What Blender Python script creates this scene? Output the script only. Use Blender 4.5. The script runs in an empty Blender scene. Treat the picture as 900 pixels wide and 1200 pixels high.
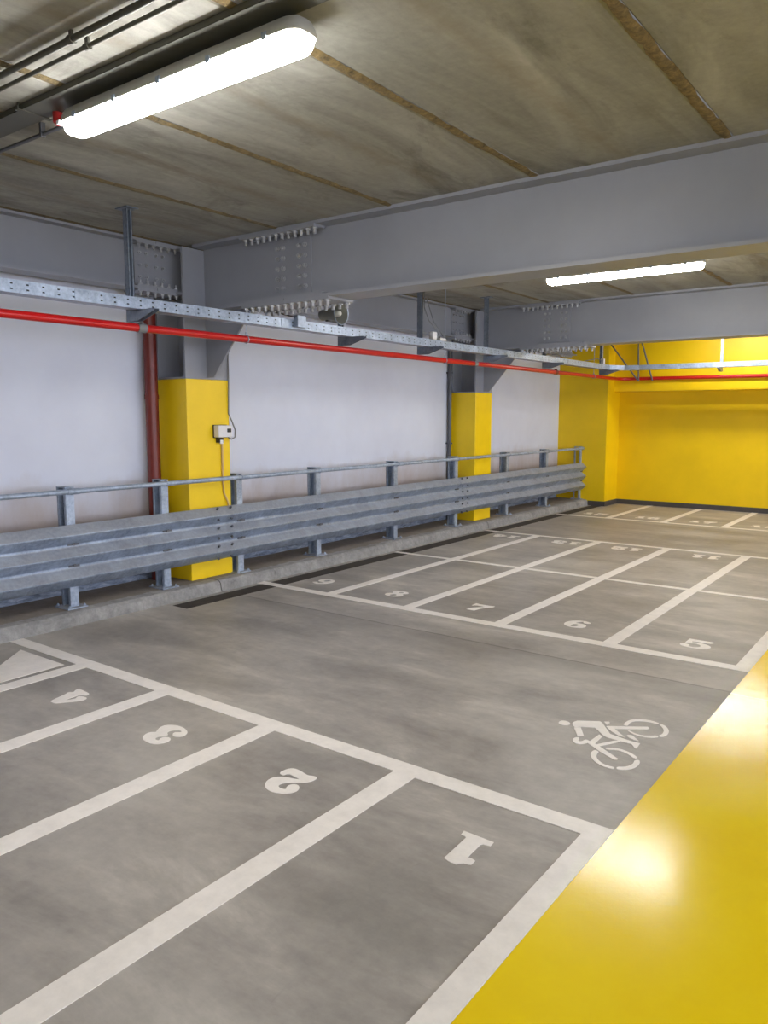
import bpy, bmesh, math, random
from mathutils import Vector, Matrix
from mathutils.geometry import tessellate_polygon
random.seed(7)
S = bpy.context.scene
C = S.collection
PI = math.pi

# ------------------------------------------------------------------ helpers
class MB:
    def __init__(s):
        s.v = []; s.f = []; s.m = []; s.sm = []
    def add(s, vs, fs, mi=0, smooth=False):
        o = len(s.v); s.v += [tuple(v) for v in vs]
        for f in fs:
            s.f.append(tuple(i + o for i in f)); s.m.append(mi); s.sm.append(smooth)
        return s
    def box(s, x0, x1, y0, y1, z0, z1, mi=0, bev=0.0):
        if x1 < x0: x0, x1 = x1, x0
        if y1 < y0: y0, y1 = y1, y0
        if z1 < z0: z0, z1 = z1, z0
        if bev <= 0:
            vs = [(x, y, z) for x in (x0, x1) for y in (y0, y1) for z in (z0, z1)]
            return s.add(vs, [(0,1,3,2),(4,6,7,5),(0,4,5,1),(2,3,7,6),(0,2,6,4),(1,5,7,3)], mi)
        bm = bmesh.new(); bmesh.ops.create_cube(bm, size=1)
        for v in bm.verts:
            v.co = Vector(((x0+x1)/2 + v.co.x*(x1-x0), (y0+y1)/2 + v.co.y*(y1-y0), (z0+z1)/2 + v.co.z*(z1-z0)))
        bmesh.ops.bevel(bm, geom=bm.edges[:], offset=bev, segments=2, affect='EDGES', profile=0.5)
        s.bm(bm, mi); return s
    def bm(s, bm, mi=0, smooth=False):
        bm.verts.index_update()
        s.add([v.co[:] for v in bm.verts], [[v.index for v in f.verts] for f in bm.faces], mi, smooth); bm.free()
    def cyl(s, a, b, r, n=16, mi=0, r2=None, smooth=True, cap=True):
        a = Vector(a); b = Vector(b); d = (b-a).normalized()
        u = d.orthogonal().normalized(); w = d.cross(u); r2 = r if r2 is None else r2
        vs = []
        for p, rr in ((a, r), (b, r2)):
            for i in range(n):
                t = 2*PI*i/n; vs.append(p + u*math.cos(t)*rr + w*math.sin(t)*rr)
        s.add(vs, [(i, (i+1) % n, n+(i+1) % n, n+i) for i in range(n)], mi, smooth)
        if cap:
            s.add(vs[:n], [tuple(range(n))[::-1]], mi); s.add(vs[n:], [tuple(range(n))], mi)
        return s
    def tube(s, pts, r, n=10, mi=0):
        pts = [Vector(p) for p in pts]; rings = []
        u = None
        for i, p in enumerate(pts):
            d = (pts[min(i+1, len(pts)-1)] - pts[max(i-1, 0)]).normalized()
            if u is None: u = d.orthogonal().normalized()
            u = (u - d*u.dot(d)).normalized(); w = d.cross(u)
            rings += [p + u*math.cos(2*PI*k/n)*r + w*math.sin(2*PI*k/n)*r for k in range(n)]
        fs = []
        for i in range(len(pts)-1):
            for k in range(n):
                fs.append((i*n+k, i*n+(k+1) % n, (i+1)*n+(k+1) % n, (i+1)*n+k))
        s.add(rings, fs, mi, True)
        s.add(rings[:n], [tuple(range(n))[::-1]], mi); s.add(rings[-n:], [tuple(range(n))], mi)
        return s
    def rev(s, prof, M, n=24, mi=0, smooth=True):      # prof: (axial, radius); M: matrix, axis = local z
        vs = []
        for a, r in prof:
            for k in range(n):
                t = 2*PI*k/n; vs.append(M @ Vector((r*math.cos(t), r*math.sin(t), a)))
        fs = [(i*n+k, i*n+(k+1) % n, (i+1)*n+(k+1) % n, (i+1)*n+k) for i in range(len(prof)-1) for k in range(n)]
        return s.add(vs, fs, mi, smooth)
    def prism(s, loops, fn, mi=0):                      # loops: outline + holes in 2D; fn(p, side) -> 3D
        flat = [p for l in loops for p in l]
        tris = tessellate_polygon([[Vector((p[0], p[1], 0)) for p in l] for l in loops])
        n = len(flat)
        vs = [fn(p, 0) for p in flat] + [fn(p, 1) for p in flat]
        fs = []
        for t in tris:
            a, b, c = t
            A, B, D = flat[a], flat[b], flat[c]
            if (B[0]-A[0])*(D[1]-A[1]) - (B[1]-A[1])*(D[0]-A[0]) < 0: a, c = c, a
            fs.append((a+n, b+n, c+n)); fs.append((c, b, a))
        o = 0
        for l in loops:
            k = len(l)
            for i in range(k): fs.append((o+i, o+(i+1) % k, n+o+(i+1) % k, n+o+i))
            o += k
        return s.add(vs, fs, mi)
    def build(s, name, mats, parent=None, loc=None):
        me = bpy.data.meshes.new(name); me.from_pydata(s.v, [], s.f)
        if not isinstance(mats, (list, tuple)): mats = [mats]
        for m in mats: me.materials.append(m)
        for p, mi, sm in zip(me.polygons, s.m, s.sm):
            p.material_index = mi; p.use_smooth = sm
        bm = bmesh.new(); bm.from_mesh(me)
        bmesh.ops.recalc_face_normals(bm, faces=bm.faces[:]) if s.__dict__.get('fix', True) else None
        bm.to_mesh(me); bm.free(); me.update()
        o = bpy.data.objects.new(name, me); C.objects.link(o)
        if parent is not None:
            o.parent = parent
            w = Vector((0,0,0)); q = parent
            while q is not None: w += q.location; q = q.parent
            for v in me.vertices: v.co -= w
        elif loc is not None:
            loc = Vector(loc)
            for v in me.vertices: v.co -= loc
            o.location = loc
        return o

def tag(o, label=None, cat=None, group=None, kind=None):
    if label: o['label'] = label
    if cat: o['category'] = cat
    if group: o['group'] = group
    if kind: o['kind'] = kind
    return o
def thing(name, loc, label, cat, group=None, kind=None):
    o = bpy.data.objects.new(name, None); C.objects.link(o); o.location = loc; o.empty_display_size = 0.1
    return tag(o, label, cat, group, kind)
def copy_tree(o, parent=None):
    c = o.copy(); C.objects.link(c)
    if parent is not None: c.parent = parent
    for ch in [x for x in S.objects if x.parent == o]: copy_tree(ch, c)
    return c

# ------------------------------------------------------------------ materials
def srgb(r, g, b):
    f = lambda c: (c/255/12.92) if c/255 <= .04045 else ((c/255+.055)/1.055)**2.4
    return (f(r), f(g), f(b), 1)
class Mat:
    def __init__(s, name):
        s.m = bpy.data.materials.new(name); s.m.use_nodes = True
        s.nt = s.m.node_tree; s.n = s.nt.nodes; s.l = s.nt.links
        s.b = s.n['Principled BSDF']; s.out = s.n['Material Output']
    def node(s, t, **k):
        n = s.n.new(t)
        for a, v in k.items():
            if a.startswith('i_'): n.inputs[a[2:]].default_value = v
            else: setattr(n, a, v)
        return n
    def link(s, a, b): s.l.new(a, b)
    def coords(s, scale=(1,1,1), loc=(0,0,0)):
        g = s.node('ShaderNodeNewGeometry')       # world position: surfaces here never move
        m = s.node('ShaderNodeMapping'); m.inputs['Scale'].default_value = scale; m.inputs['Location'].default_value = loc
        s.link(g.outputs['Position'], m.inputs['Vector']); return m.outputs['Vector']
    def noise(s, vec, scale, detail=4, rough=.55, dist=0):
        n = s.node('ShaderNodeTexNoise'); n.inputs['Scale'].default_value = scale
        n.inputs['Detail'].default_value = detail; n.inputs['Roughness'].default_value = rough; n.inputs['Distortion'].default_value = dist
        s.link(vec, n.inputs['Vector']); return n.outputs['Fac']
    def ramp(s, fac, stops):
        r = s.node('ShaderNodeValToRGB'); e = r.color_ramp.elements
        while len(e) < len(stops): e.new(.5)
        for el, (p, c) in zip(e, stops):
            el.position = p; el.color = c if len(c) == 4 else (*c, 1)
        s.link(fac, r.inputs['Fac']); return r.outputs['Color']
    def mix(s, fac, a, b, mode='MIX'):
        m = s.node('ShaderNodeMix', data_type='RGBA', blend_type=mode)
        for sock, v in ((m.inputs[0], fac), (m.inputs[6], a), (m.inputs[7], b)):
            if hasattr(v, 'is_output') or isinstance(v, bpy.types.NodeSocket): s.link(v, sock)
            else: sock.default_value = v
        return m.outputs[2]
    def math(s, op, a, b=0.0, c=None, clamp=False):
        m = s.node('ShaderNodeMath', operation=op, use_clamp=clamp)
        for i, v in enumerate((a, b) if c is None else (a, b, c)):
            if isinstance(v, bpy.types.NodeSocket): s.link(v, m.inputs[i])
            else: m.inputs[i].default_value = v
        return m.outputs[0]
    def bump(s, h, strength=.2, dist=.01):
        b = s.node('ShaderNodeBump'); b.inputs['Strength'].default_value = strength; b.inputs['Distance'].default_value = dist
        s.link(h, b.inputs['Height']); s.link(b.outputs['Normal'], s.b.inputs['Normal'])
    def base(s, c):
        if isinstance(c, bpy.types.NodeSocket): s.link(c, s.b.inputs['Base Color'])
        else: s.b.inputs['Base Color'].default_value = c
    def set(s, **k):
        for a, v in k.items():
            i = s.b.inputs[a.replace('_', ' ')]
            if isinstance(v, bpy.types.NodeSocket): s.link(v, i)
            else: i.default_value = v
def plain(name, col, rough=.5, metal=0, var=.12, scale=6, bump=0):
    M = Mat(name); v = M.coords()
    n = M.noise(v, scale, 5, .6)
    lo = tuple(c*(1-var) for c in col[:3]) + (1,); hi = tuple(min(1, c*(1+var)) for c in col[:3]) + (1,)
    M.base(M.ramp(n, [(.3, lo), (.7, hi)])); M.set(Roughness=rough, Metallic=metal)
    if bump: M.bump(M.noise(v, scale*8, 3), bump, .003)
    return M.m

def m_floor():
    M = Mat('polished_concrete')
    v = M.coords(); vs = M.coords((.55, 1.5, 1))
    big = M.noise(v, .8, 7, .64, .2); med = M.noise(vs, 1.5, 9, .68, .25); fine = M.noise(v, 14, 6, .7)
    c = M.ramp(med, [(.33, srgb(132,126,120)), (.46, srgb(155,149,143)), (.56, srgb(172,166,159)), (.70, srgb(206,199,191))])
    c = M.mix(M.ramp(big, [(.5, (0,0,0)), (.66, (.6,.6,.6))]), c, srgb(192,187,180))
    c = M.mix(M.ramp(big, [(.36, (.55,.55,.55)), (.48, (0,0,0))]), c, srgb(134,130,125))
    c = M.mix(.12, c, M.ramp(fine, [(.3, srgb(80,76,70)), (.7, srgb(205,198,188))]))
    # scuffs
    sc = M.noise(M.coords((.8, 5, 1), (3, 1, 0)), 3.2, 6, .75, 1.5)
    c = M.mix(M.ramp(sc, [(.66, (0,0,0)), (.76, (.4,.4,.4))]), c, srgb(198,191,182))
    sc2 = M.noise(M.coords((5, .9, 1), (9, 4, 0)), 2.1, 6, .75, 1.2)
    c = M.mix(M.ramp(sc2, [(.66, (0,0,0)), (.78, (.35,.35,.35))]), c, srgb(84,79,73))
    # construction joint across the aisle under the first beam
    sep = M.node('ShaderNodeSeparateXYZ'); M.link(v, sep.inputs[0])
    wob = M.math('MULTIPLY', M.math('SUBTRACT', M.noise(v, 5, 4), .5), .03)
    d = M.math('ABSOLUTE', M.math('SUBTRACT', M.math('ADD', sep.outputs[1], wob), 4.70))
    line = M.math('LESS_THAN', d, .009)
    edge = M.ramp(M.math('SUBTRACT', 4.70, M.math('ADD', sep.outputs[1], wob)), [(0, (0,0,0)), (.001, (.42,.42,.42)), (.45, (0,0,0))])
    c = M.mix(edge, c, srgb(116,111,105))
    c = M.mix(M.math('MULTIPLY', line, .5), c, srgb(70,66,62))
    M.base(c)
    M.set(Roughness=M.ramp(med, [(.3, (.38,)*3), (.7, (.5,)*3)])); M.set(Specular_IOR_Level=.5)
    M.bump(M.noise(v, 30, 5), .08, .004)
    return M.m
def m_yellow_floor():
    M = Mat('yellow_epoxy'); v = M.coords()
    n = M.noise(v, 1.2, 5, .6, .3); f = M.noise(v, 60, 3, .6)
    c = M.ramp(n, [(.3, srgb(247,210,10)), (.7, srgb(253,224,28))])
    sep = M.node('ShaderNodeSeparateXYZ'); M.link(v, sep.inputs[0])
    wob = M.math('MULTIPLY', M.math('SUBTRACT', M.noise(v, 4, 4), .5), .04)
    d = M.math('ABSOLUTE', M.math('SUBTRACT', M.math('ADD', sep.outputs[1], wob), 4.68))
    c = M.mix(M.math('MULTIPLY', M.math('LESS_THAN', d, .006), .6), c, srgb(245,225,120))
    M.base(c)
    wv = M.noise(v, 3.0, 3, .5)
    M.set(Roughness=M.ramp(M.noise(v, 2.3, 4), [(.3, (.13,)*3), (.7, (.19,)*3)])); M.set(Specular_IOR_Level=.4)
    hh = M.math('ADD', M.math('MULTIPLY', f, .5), M.math('MULTIPLY', wv, 1.6))
    M.bump(hh, .12, .006)
    return M.m
def m_paint(name, col, worn=.25):
    M = Mat(name); v = M.coords(); n = M.noise(v, 9, 6, .7); n2 = M.noise(v, 45, 4, .7)
    c = M.ramp(n, [(.3, tuple(x*.88 for x in col[:3])), (.6, col)])
    c = M.mix(M.ramp(n2, [(.66, (0,0,0)), (.8, (worn,)*3)]), c, srgb(150,143,134))
    M.base(c); M.set(Roughness=.42); M.bump(n2, .08, .002); return M.m
def m_ceiling():
    M = Mat('precast_concrete'); v = M.coords(); vy = M.coords((2.2, .45, 1))
    a = M.noise(vy, 1.5, 7, .62, .8); b = M.noise(v, .8, 5, .6, .6); f = M.noise(v, 25, 6, .7)
    c = M.ramp(a, [(.32, srgb(108,108,103)), (.45, srgb(142,142,137)), (.56, srgb(162,162,157)), (.72, srgb(192,191,186))])
    c = M.mix(M.ramp(b, [(.4, (0,0,0)), (.62, (.55,.55,.55))]), c, srgb(150,150,145))
    st = M.noise(M.coords((1.0, .5, 1), (5, 2, 0)), 1.7, 6, .7, 1.2)
    c = M.mix(M.ramp(st, [(.54, (0,0,0)), (.68, (.65,.65,.65))]), c, srgb(98,96,90))
    c = M.mix(.12, c, M.ramp(f, [(.3, srgb(70,66,58)), (.7, srgb(200,195,182))]))
    # thin formwork marks across the planks and leaching next to the joints
    sep = M.node('ShaderNodeSeparateXYZ'); M.link(v, sep.inputs[0])
    t = M.math('ABSOLUTE', M.math('SUBTRACT', M.math('FRACT', M.math('MULTIPLY', M.math('ADD', sep.outputs[0], .57), 1/1.13)), .5))
    near = M.math('ADD', t, M.math('MULTIPLY', M.math('SUBTRACT', M.noise(v, 6, 5, .7), .5), .22))
    c = M.mix(M.ramp(near, [(.42, (0,0,0)), (.52, (.5,.5,.5))]), c, srgb(128,118,98))
    M.base(c); M.set(Roughness=.85); M.bump(M.math('ADD', f, a), .3, .006); return M.m
def m_joint():
    M = Mat('rusty_joint_filler'); v = M.coords(); n = M.noise(v, 22, 7, .8, .3); n2 = M.noise(v, 1.3, 4, .6)
    c = M.ramp(n, [(.34, srgb(78,70,54)), (.48, srgb(120,104,72)), (.6, srgb(142,122,80)), (.75, srgb(172,156,122))])
    sep = M.node('ShaderNodeSeparateXYZ'); M.link(v, sep.inputs[0])
    left = M.ramp(M.math('MULTIPLY', M.math('ADD', sep.outputs[0], 5.5), .2), [(.1, (.75,.75,.75)), (.65, (0,0,0))])
    c = M.mix(M.mix(1.0, M.ramp(n2, [(.35, (1,1,1)), (.65, (.25,.25,.25))]), left, 'MULTIPLY'), c, srgb(112,106,92))
    M.base(c); M.set(Roughness=.95); M.bump(n, .8, .012); return M.m
def m_white_wall():
    M = Mat('white_wall_paint'); v = M.coords(); n = M.noise(v, .8, 5, .6); vs = M.coords((1, .5, 3))
    c = M.ramp(n, [(.3, srgb(206,211,228)), (.7, srgb(219,225,241))])
    sep = M.node('ShaderNodeSeparateXYZ'); M.link(v, sep.inputs[0])
    z = M.math('ADD', sep.outputs[2], M.math('MULTIPLY', M.math('SUBTRACT', M.noise(M.coords((1,1.2,.6)), 1.6, 6, .7), .5), .55))
    c = M.mix(M.ramp(M.math('MULTIPLY', z, .5), [(.34, (.75,.75,.75)), (.54, (0,0,0))]), c, srgb(168,148,132))
    sm = M.noise(M.coords((1, 1.6, .5), (2, 3, 1)), 1.3, 6, .7, .3)
    low = M.ramp(sep.outputs[2], [(.7, (1,1,1)), (1.0, (0,0,0))])
    c = M.mix(M.mix(1.0, M.ramp(sm, [(.6, (0,0,0)), (.72, (.5,.5,.5))]), low, 'MULTIPLY'), c, srgb(110,108,112))
    # scraped blue grey band at the foot
    sc = M.noise(M.coords((1, 2, 9)), 3, 7, .8, .5)
    band = M.math('LESS_THAN', M.math('ADD', sep.outputs[2], M.math('MULTIPLY', sc, .08)), .34)
    bc = M.ramp(sc, [(.4, srgb(92,100,116)), (.55, srgb(140,152,172)), (.7, srgb(186,194,208))])
    c = M.mix(band, c, bc)
    M.base(c); M.set(Roughness=.6); M.bump(M.noise(v, 40, 4), .06, .003); return M.m
def m_galv(name, dusty=True, tone=1.0, dots=None):
    M = Mat(name); v = M.coords(); n = M.noise(v, 6, 6, .65, .5); n2 = M.noise(v, 38, 4, .7)
    T = lambda r, g, b: tuple(x*tone for x in srgb(r, g, b)[:3]) + (1,)
    c = M.ramp(n, [(.3, T(124,138,160)), (.5, T(152,167,190)), (.7, T(180,196,218))])
    c = M.mix(.25, c, M.ramp(n2, [(.35, T(112,120,134)), (.65, T(205,214,226))]))
    met = .6 if dusty else .3
    if dusty:
        g = M.node('ShaderNodeNewGeometry'); s2 = M.node('ShaderNodeSeparateXYZ'); M.link(g.outputs['True Normal'], s2.inputs[0])
        dn = M.math('MULTIPLY', M.ramp(s2.outputs[2], [(.15, (0,0,0)), (.5, (.58,.58,.58))]), M.math('ADD', M.noise(M.coords((1,.5,1)), 4, 5, .7), .35), clamp=True)
        c = M.mix(dn, c, srgb(156,154,154))
        M.set(Metallic=M.math('SUBTRACT', met, M.math('MULTIPLY', dn, met)))
        M.set(Roughness=M.math('ADD', .42, M.math('MULTIPLY', dn, .4)))
    else:
        M.set(Metallic=met, Roughness=.42)
    M.base(c); M.bump(n2, .05, .002)
    if dots:
        ax, off = dots
        s3 = M.node('ShaderNodeSeparateXYZ'); M.link(v, s3.inputs[0])
        a = M.math('ABSOLUTE', M.math('SUBTRACT', M.math('FRACT', M.math('DIVIDE', s3.outputs[ax], .105)), .5))
        zz = M.math('ABSOLUTE', M.math('SUBTRACT', M.math('ABSOLUTE', M.math('SUBTRACT', s3.outputs[2], off)), .0165))
        hole = M.math('MULTIPLY', M.math('LESS_THAN', a, .085), M.math('LESS_THAN', zz, .0048))
        tr = M.node('ShaderNodeBsdfTransparent'); mx = M.node('ShaderNodeMixShader')
        M.link(hole, mx.inputs[0]); M.link(M.b.outputs[0], mx.inputs[1]); M.link(tr.outputs[0], mx.inputs[2])
        M.link(mx.outputs[0], M.out.inputs['Surface'])
    return M.m
def m_kerb():
    M = Mat('kerb_concrete'); v = M.coords(); n = M.noise(v, 3, 7, .7, .4); f = M.noise(v, 20, 6, .75)
    c = M.ramp(n, [(.3, srgb(112,112,114)), (.55, srgb(146,146,147)), (.75, srgb(176,175,174))])
    c = M.mix(.25, c, M.ramp(f, [(.35, srgb(84,80,76)), (.65, srgb(190,186,180))]))
    sep = M.node('ShaderNodeSeparateXYZ'); M.link(v, sep.inputs[0])
    br = M.math('LESS_THAN', M.math('ADD', sep.outputs[0], M.math('MULTIPLY', n, .12)), -5.42)
    c = M.mix(M.math('MULTIPLY', br, .6), c, srgb(122,108,92))
    cr = M.math('LESS_THAN', M.math('ABSOLUTE', M.math('SUBTRACT', M.math('FRACT', M.math('MULTIPLY', M.math('ADD', sep.outputs[1], .25), .2)), .988)), .0012)
    c = M.mix(M.math('MULTIPLY', cr, .8), c, srgb(60,56,52))
    M.base(c); M.set(Roughness=.85); M.bump(M.math('ADD', n, f), .35, .01); return M.m
def emit(name, col, st):
    M = Mat(name); M.base((.9,.9,.9,1)); M.b.inputs['Emission Color'].default_value = col; M.b.inputs['Emission Strength'].default_value = st; return M.m

M_floor = m_floor(); M_yfloor = m_yellow_floor(); M_white = m_paint('white_line_paint', srgb(248,242,236))
M_ceil = m_ceiling(); M_joint = m_joint(); M_wall = m_white_wall()
M_yel = plain('yellow_wall_paint', srgb(242,202,0), .42, 0, .05, 2, .05)
M_ycol = plain('yellow_column_paint', srgb(244,206,14), .38, 0, .05, 3, .04)
M_steel = plain('grey_steel_paint', srgb(146,149,158), .42, 0, .06, 2)
M_lwall = plain('pale_wall_paint', srgb(205,204,208), .6, 0, .05, 1)
M_galv = m_galv('galvanised_dusty'); M_galvc = m_galv('galvanised_clean', False)
M_tray_y = m_galv('perforated_tray', False, 1.12, (1, 2.402)); M_traydark = m_galv('galvanised_strut', False, .6)
M_kerb = m_kerb()
M_dark = plain('dark_joint_compound', srgb(62,56,51), .8, 0, .25, 8, .3)
M_base = plain('dark_skirting', srgb(74,70,68), .6, 0, .12, 5)
M_red = plain('red_pipe_paint', srgb(188,20,22), .3, 0, .08, 4)
M_dred = plain('dark_red_plastic', srgb(150,30,30), .45, 0, .1, 8)
M_brown = plain('red_brown_pipe_paint', srgb(116,42,34), .4, 0, .15, 4)
M_dpipe = plain('dark_grey_pipe', srgb(84,86,92), .45, 0, .1, 4)
M_lite = emit('lamp_diffuser', (1, .975, .93, 1), 46.0)
M_house = plain('lamp_housing', srgb(178,178,172), .5, 0, .05, 6)
M_horn = plain('horn_grey', srgb(128,130,124), .5, 0, .06, 6)
M_whitep = plain('white_plastic', srgb(222,222,226), .45, 0, .03, 8)
M_black = plain('black_plastic', srgb(34,34,36), .5, 0, .1, 8)
M_greyc = plain('grey_cable', srgb(120,122,126), .6, 0, .08, 8)
M_pink = plain('pale_conduit', srgb(214,180,120), .5, 0, .05, 8)
M_bolt = plain('painted_bolt', srgb(168,170,176), .35, .2, .1, 20)
M_trunk = plain('trunking_grey', srgb(84,84,76), .5, .3, .1, 3)
M_rub = plain('speaker_white', srgb(225,224,215), .4, 0, .03, 8)

BIKE = [[[-1.5977,3.671],[-1.5968,3.7027],[-1.5824,3.7162],[-1.5569,3.7148],[-1.5373,3.6933],[-1.5394,3.6692],[-1.5575,3.6544],[-1.5792,3.6528]],[[-1.5321,3.7039],[-1.5348,3.7313],[-1.5251,3.7561],[-1.4283,3.8188],[-1.4108,3.8076],[-1.3239,3.6913],[-1.2552,3.676],[-1.2026,3.6681],[-1.1652,3.6696],[-1.1587,3.6006],[-1.166,3.5977],[-1.1935,3.6353],[-1.2546,3.6361],[-1.3206,3.6408],[-1.3385,3.647],[-1.4172,3.7237],[-1.4748,3.6938],[-1.5036,3.6683],[-1.5218,3.685]],[[-1.5041,3.6589],[-1.4765,3.6821],[-1.4227,3.5905],[-1.4454,3.5662]],[[-1.4334,3.5579],[-1.4481,3.5494],[-1.4519,3.5222],[-1.4423,3.4958],[-1.4211,3.4784],[-1.3959,3.4831],[-1.3791,3.5026],[-1.3733,3.521],[-1.3768,3.5481],[-1.3921,3.5548],[-1.4009,3.5458],[-1.4029,3.5251],[-1.4142,3.5119],[-1.4244,3.5211],[-1.4274,3.5405]],[[-1.3941,3.5476],[-1.3722,3.547],[-1.3144,3.5182],[-1.1891,3.4333],[-1.1911,3.4188],[-1.2019,3.4137],[-1.2827,3.4563],[-1.3301,3.4902],[-1.378,3.5226]],[[-1.3665,3.6521],[-1.3452,3.6378],[-1.342,3.525],[-1.3735,3.5405]],[[-1.3387,3.5165],[-1.2805,3.621],[-1.2633,3.6372],[-1.2517,3.6368],[-1.2603,3.608],[-1.3144,3.5182]],[[-1.3103,3.4642],[-1.2895,3.4544],[-1.2903,3.4297],[-1.2822,3.3995],[-1.2632,3.3681],[-1.2269,3.3405],[-1.2,3.3361],[-1.172,3.3377],[-1.1662,3.32],[-1.1879,3.3134],[-1.221,3.3157],[-1.2611,3.3347],[-1.2922,3.3666],[-1.3116,3.3982],[-1.3191,3.4291],[-1.3178,3.4544]],[[-1.1656,3.3492],[-1.1372,3.3685],[-1.1216,3.3946],[-1.1157,3.4283],[-1.1228,3.4677],[-1.1046,3.4793],[-1.0935,3.4547],[-1.0908,3.4175],[-1.0984,3.3782],[-1.1159,3.3481],[-1.138,3.3315],[-1.1574,3.3247]],[[-1.2871,3.5169],[-1.256,3.5346],[-1.2234,3.5482],[-1.1836,3.5406],[-1.1488,3.5247],[-1.1139,3.4964],[-1.1305,3.482],[-1.1604,3.5057],[-1.1953,3.5214],[-1.2297,3.5243],[-1.2673,3.4995]],[[-1.3136,3.8522],[-1.3148,3.8961],[-1.3024,3.9433],[-1.2738,3.9723],[-1.2314,3.9886],[-1.1931,3.9869],[-1.1635,3.9745],[-1.1797,3.9594],[-1.2147,3.9662],[-1.2572,3.9512],[-1.2864,3.9248],[-1.2953,3.8882],[-1.2886,3.8487],[-1.3057,3.8433]],[[-1.1627,3.9572],[-1.1563,3.9739],[-1.129,3.9603],[-1.1018,3.9227],[-1.0914,3.8879],[-1.0892,3.8435],[-1.1016,3.8109],[-1.1224,3.8132],[-1.1119,3.8446],[-1.1158,3.8837],[-1.1276,3.9178],[-1.1478,3.9463]],[[-1.2721,3.7886],[-1.259,3.7912],[-1.2242,3.7706],[-1.1875,3.7702],[-1.1497,3.7929],[-1.1329,3.8109],[-1.1143,3.8014],[-1.1343,3.7729],[-1.1693,3.7563],[-1.2042,3.7522],[-1.2344,3.7602]],[[-1.408,3.8267],[-1.3871,3.8423],[-1.3776,3.8298],[-1.3812,3.7944]],[[-1.3765,3.7758],[-1.354,3.7926],[-1.2882,3.8343],[-1.2014,3.8961],[-1.1878,3.8801],[-1.1945,3.8608],[-1.2703,3.81],[-1.331,3.7691],[-1.2953,3.7359],[-1.2508,3.6956],[-1.2858,3.697],[-1.3288,3.725],[-1.3583,3.7531]],[[-1.2497,3.7184],[-1.2481,3.7334],[-1.2276,3.7404],[-1.2066,3.719],[-1.1801,3.6942],[-1.2017,3.6916],[-1.2271,3.6996]]]
GLYPH = {"1":[[0.138,0.0],[0.006,0.003],[0.004,0.034],[0.032,0.039],[0.039,0.048],[0.034,0.149],[0.02,0.146],[0.001,0.152],[0.0,0.183],[0.026,0.19],[0.038,0.201],[0.046,0.212],[0.069,0.213],[0.101,0.204],[0.107,0.037],[0.115,0.031],[0.134,0.03]],"2":[[0.18,0.078],[0.184,0.044],[0.175,0.013],[0.155,0.0],[0.121,0.001],[0.084,0.011],[0.058,0.015],[0.036,0.003],[0.011,0.005],[0.007,0.036],[0.018,0.064],[0.037,0.087],[0.073,0.107],[0.094,0.128],[0.103,0.152],[0.096,0.168],[0.074,0.177],[0.047,0.17],[0.061,0.155],[0.066,0.133],[0.056,0.115],[0.035,0.108],[0.014,0.12],[0.0,0.144],[0.003,0.171],[0.022,0.198],[0.055,0.215],[0.088,0.222],[0.123,0.215],[0.151,0.196],[0.174,0.16],[0.174,0.122],[0.152,0.097],[0.119,0.083],[0.081,0.075],[0.064,0.062],[0.091,0.063],[0.126,0.056],[0.143,0.058],[0.149,0.069],[0.149,0.081]],"3":[[0.161,0.11],[0.185,0.075],[0.188,0.04],[0.161,0.014],[0.12,0.0],[0.073,0.003],[0.022,0.023],[0.001,0.053],[0.0,0.083],[0.021,0.099],[0.044,0.101],[0.068,0.083],[0.071,0.064],[0.047,0.05],[0.052,0.037],[0.07,0.035],[0.091,0.048],[0.106,0.07],[0.102,0.087],[0.09,0.099],[0.076,0.104],[0.067,0.123],[0.078,0.136],[0.094,0.153],[0.089,0.174],[0.072,0.182],[0.053,0.178],[0.069,0.16],[0.068,0.137],[0.044,0.123],[0.018,0.132],[0.005,0.157],[0.007,0.183],[0.024,0.21],[0.055,0.226],[0.097,0.225],[0.141,0.213],[0.17,0.18],[0.176,0.148],[0.162,0.13],[0.149,0.123]],"4":[[0.141,0.208],[0.169,0.094],[0.188,0.068],[0.16,0.049],[0.182,0.028],[0.191,0.001],[0.152,0.0],[0.096,0.005],[0.062,0.009],[0.053,0.033],[0.064,0.041],[0.089,0.046],[0.094,0.069],[0.089,0.111],[0.087,0.151],[0.065,0.125],[0.058,0.098],[0.077,0.083],[0.074,0.063],[0.031,0.054],[0.007,0.06],[0.0,0.092],[0.017,0.126],[0.055,0.176],[0.083,0.211],[0.11,0.212]]}
GLYPH = {k: [[tuple(p) for p in v]] for k, v in GLYPH.items()}
def chaikin(p, it=2):
    for _ in range(it):
        q = []
        for i in range(len(p)):
            a, b = p[i], p[(i+1) % len(p)]
            q += [(a[0]*.75+b[0]*.25, a[1]*.75+b[1]*.25), (a[0]*.25+b[0]*.75, a[1]*.25+b[1]*.75)]
        p = q
    return p
def unit(loops, w=.188, h=.222): return [[(x*w/.8, y*h) for x, y in l] for l in loops]
for k in '234': GLYPH[k] = [chaikin(l, 2) for l in GLYPH[k]]
SIX = [chaikin([(.70,.92),(.55,1),(.38,1),(.16,.86),(.03,.62),(.02,.34),(.14,.1),(.36,0),(.56,.02),(.74,.14),(.79,.33),(.73,.52),(.56,.62),(.38,.6),(.32,.56),(.34,.72),(.42,.88),(.50,.92),(.5,.8),(.6,.72),(.72,.78),(.76,.86)]),
       chaikin([(.4,.5),(.5,.46),(.54,.32),(.5,.14),(.4,.08),(.31,.16),(.29,.32),(.32,.46)])]
GLYPH['6'] = unit(SIX)
GLYPH['9'] = unit([[(.8-x, 1-y) for x, y in l] for l in SIX])
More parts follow.
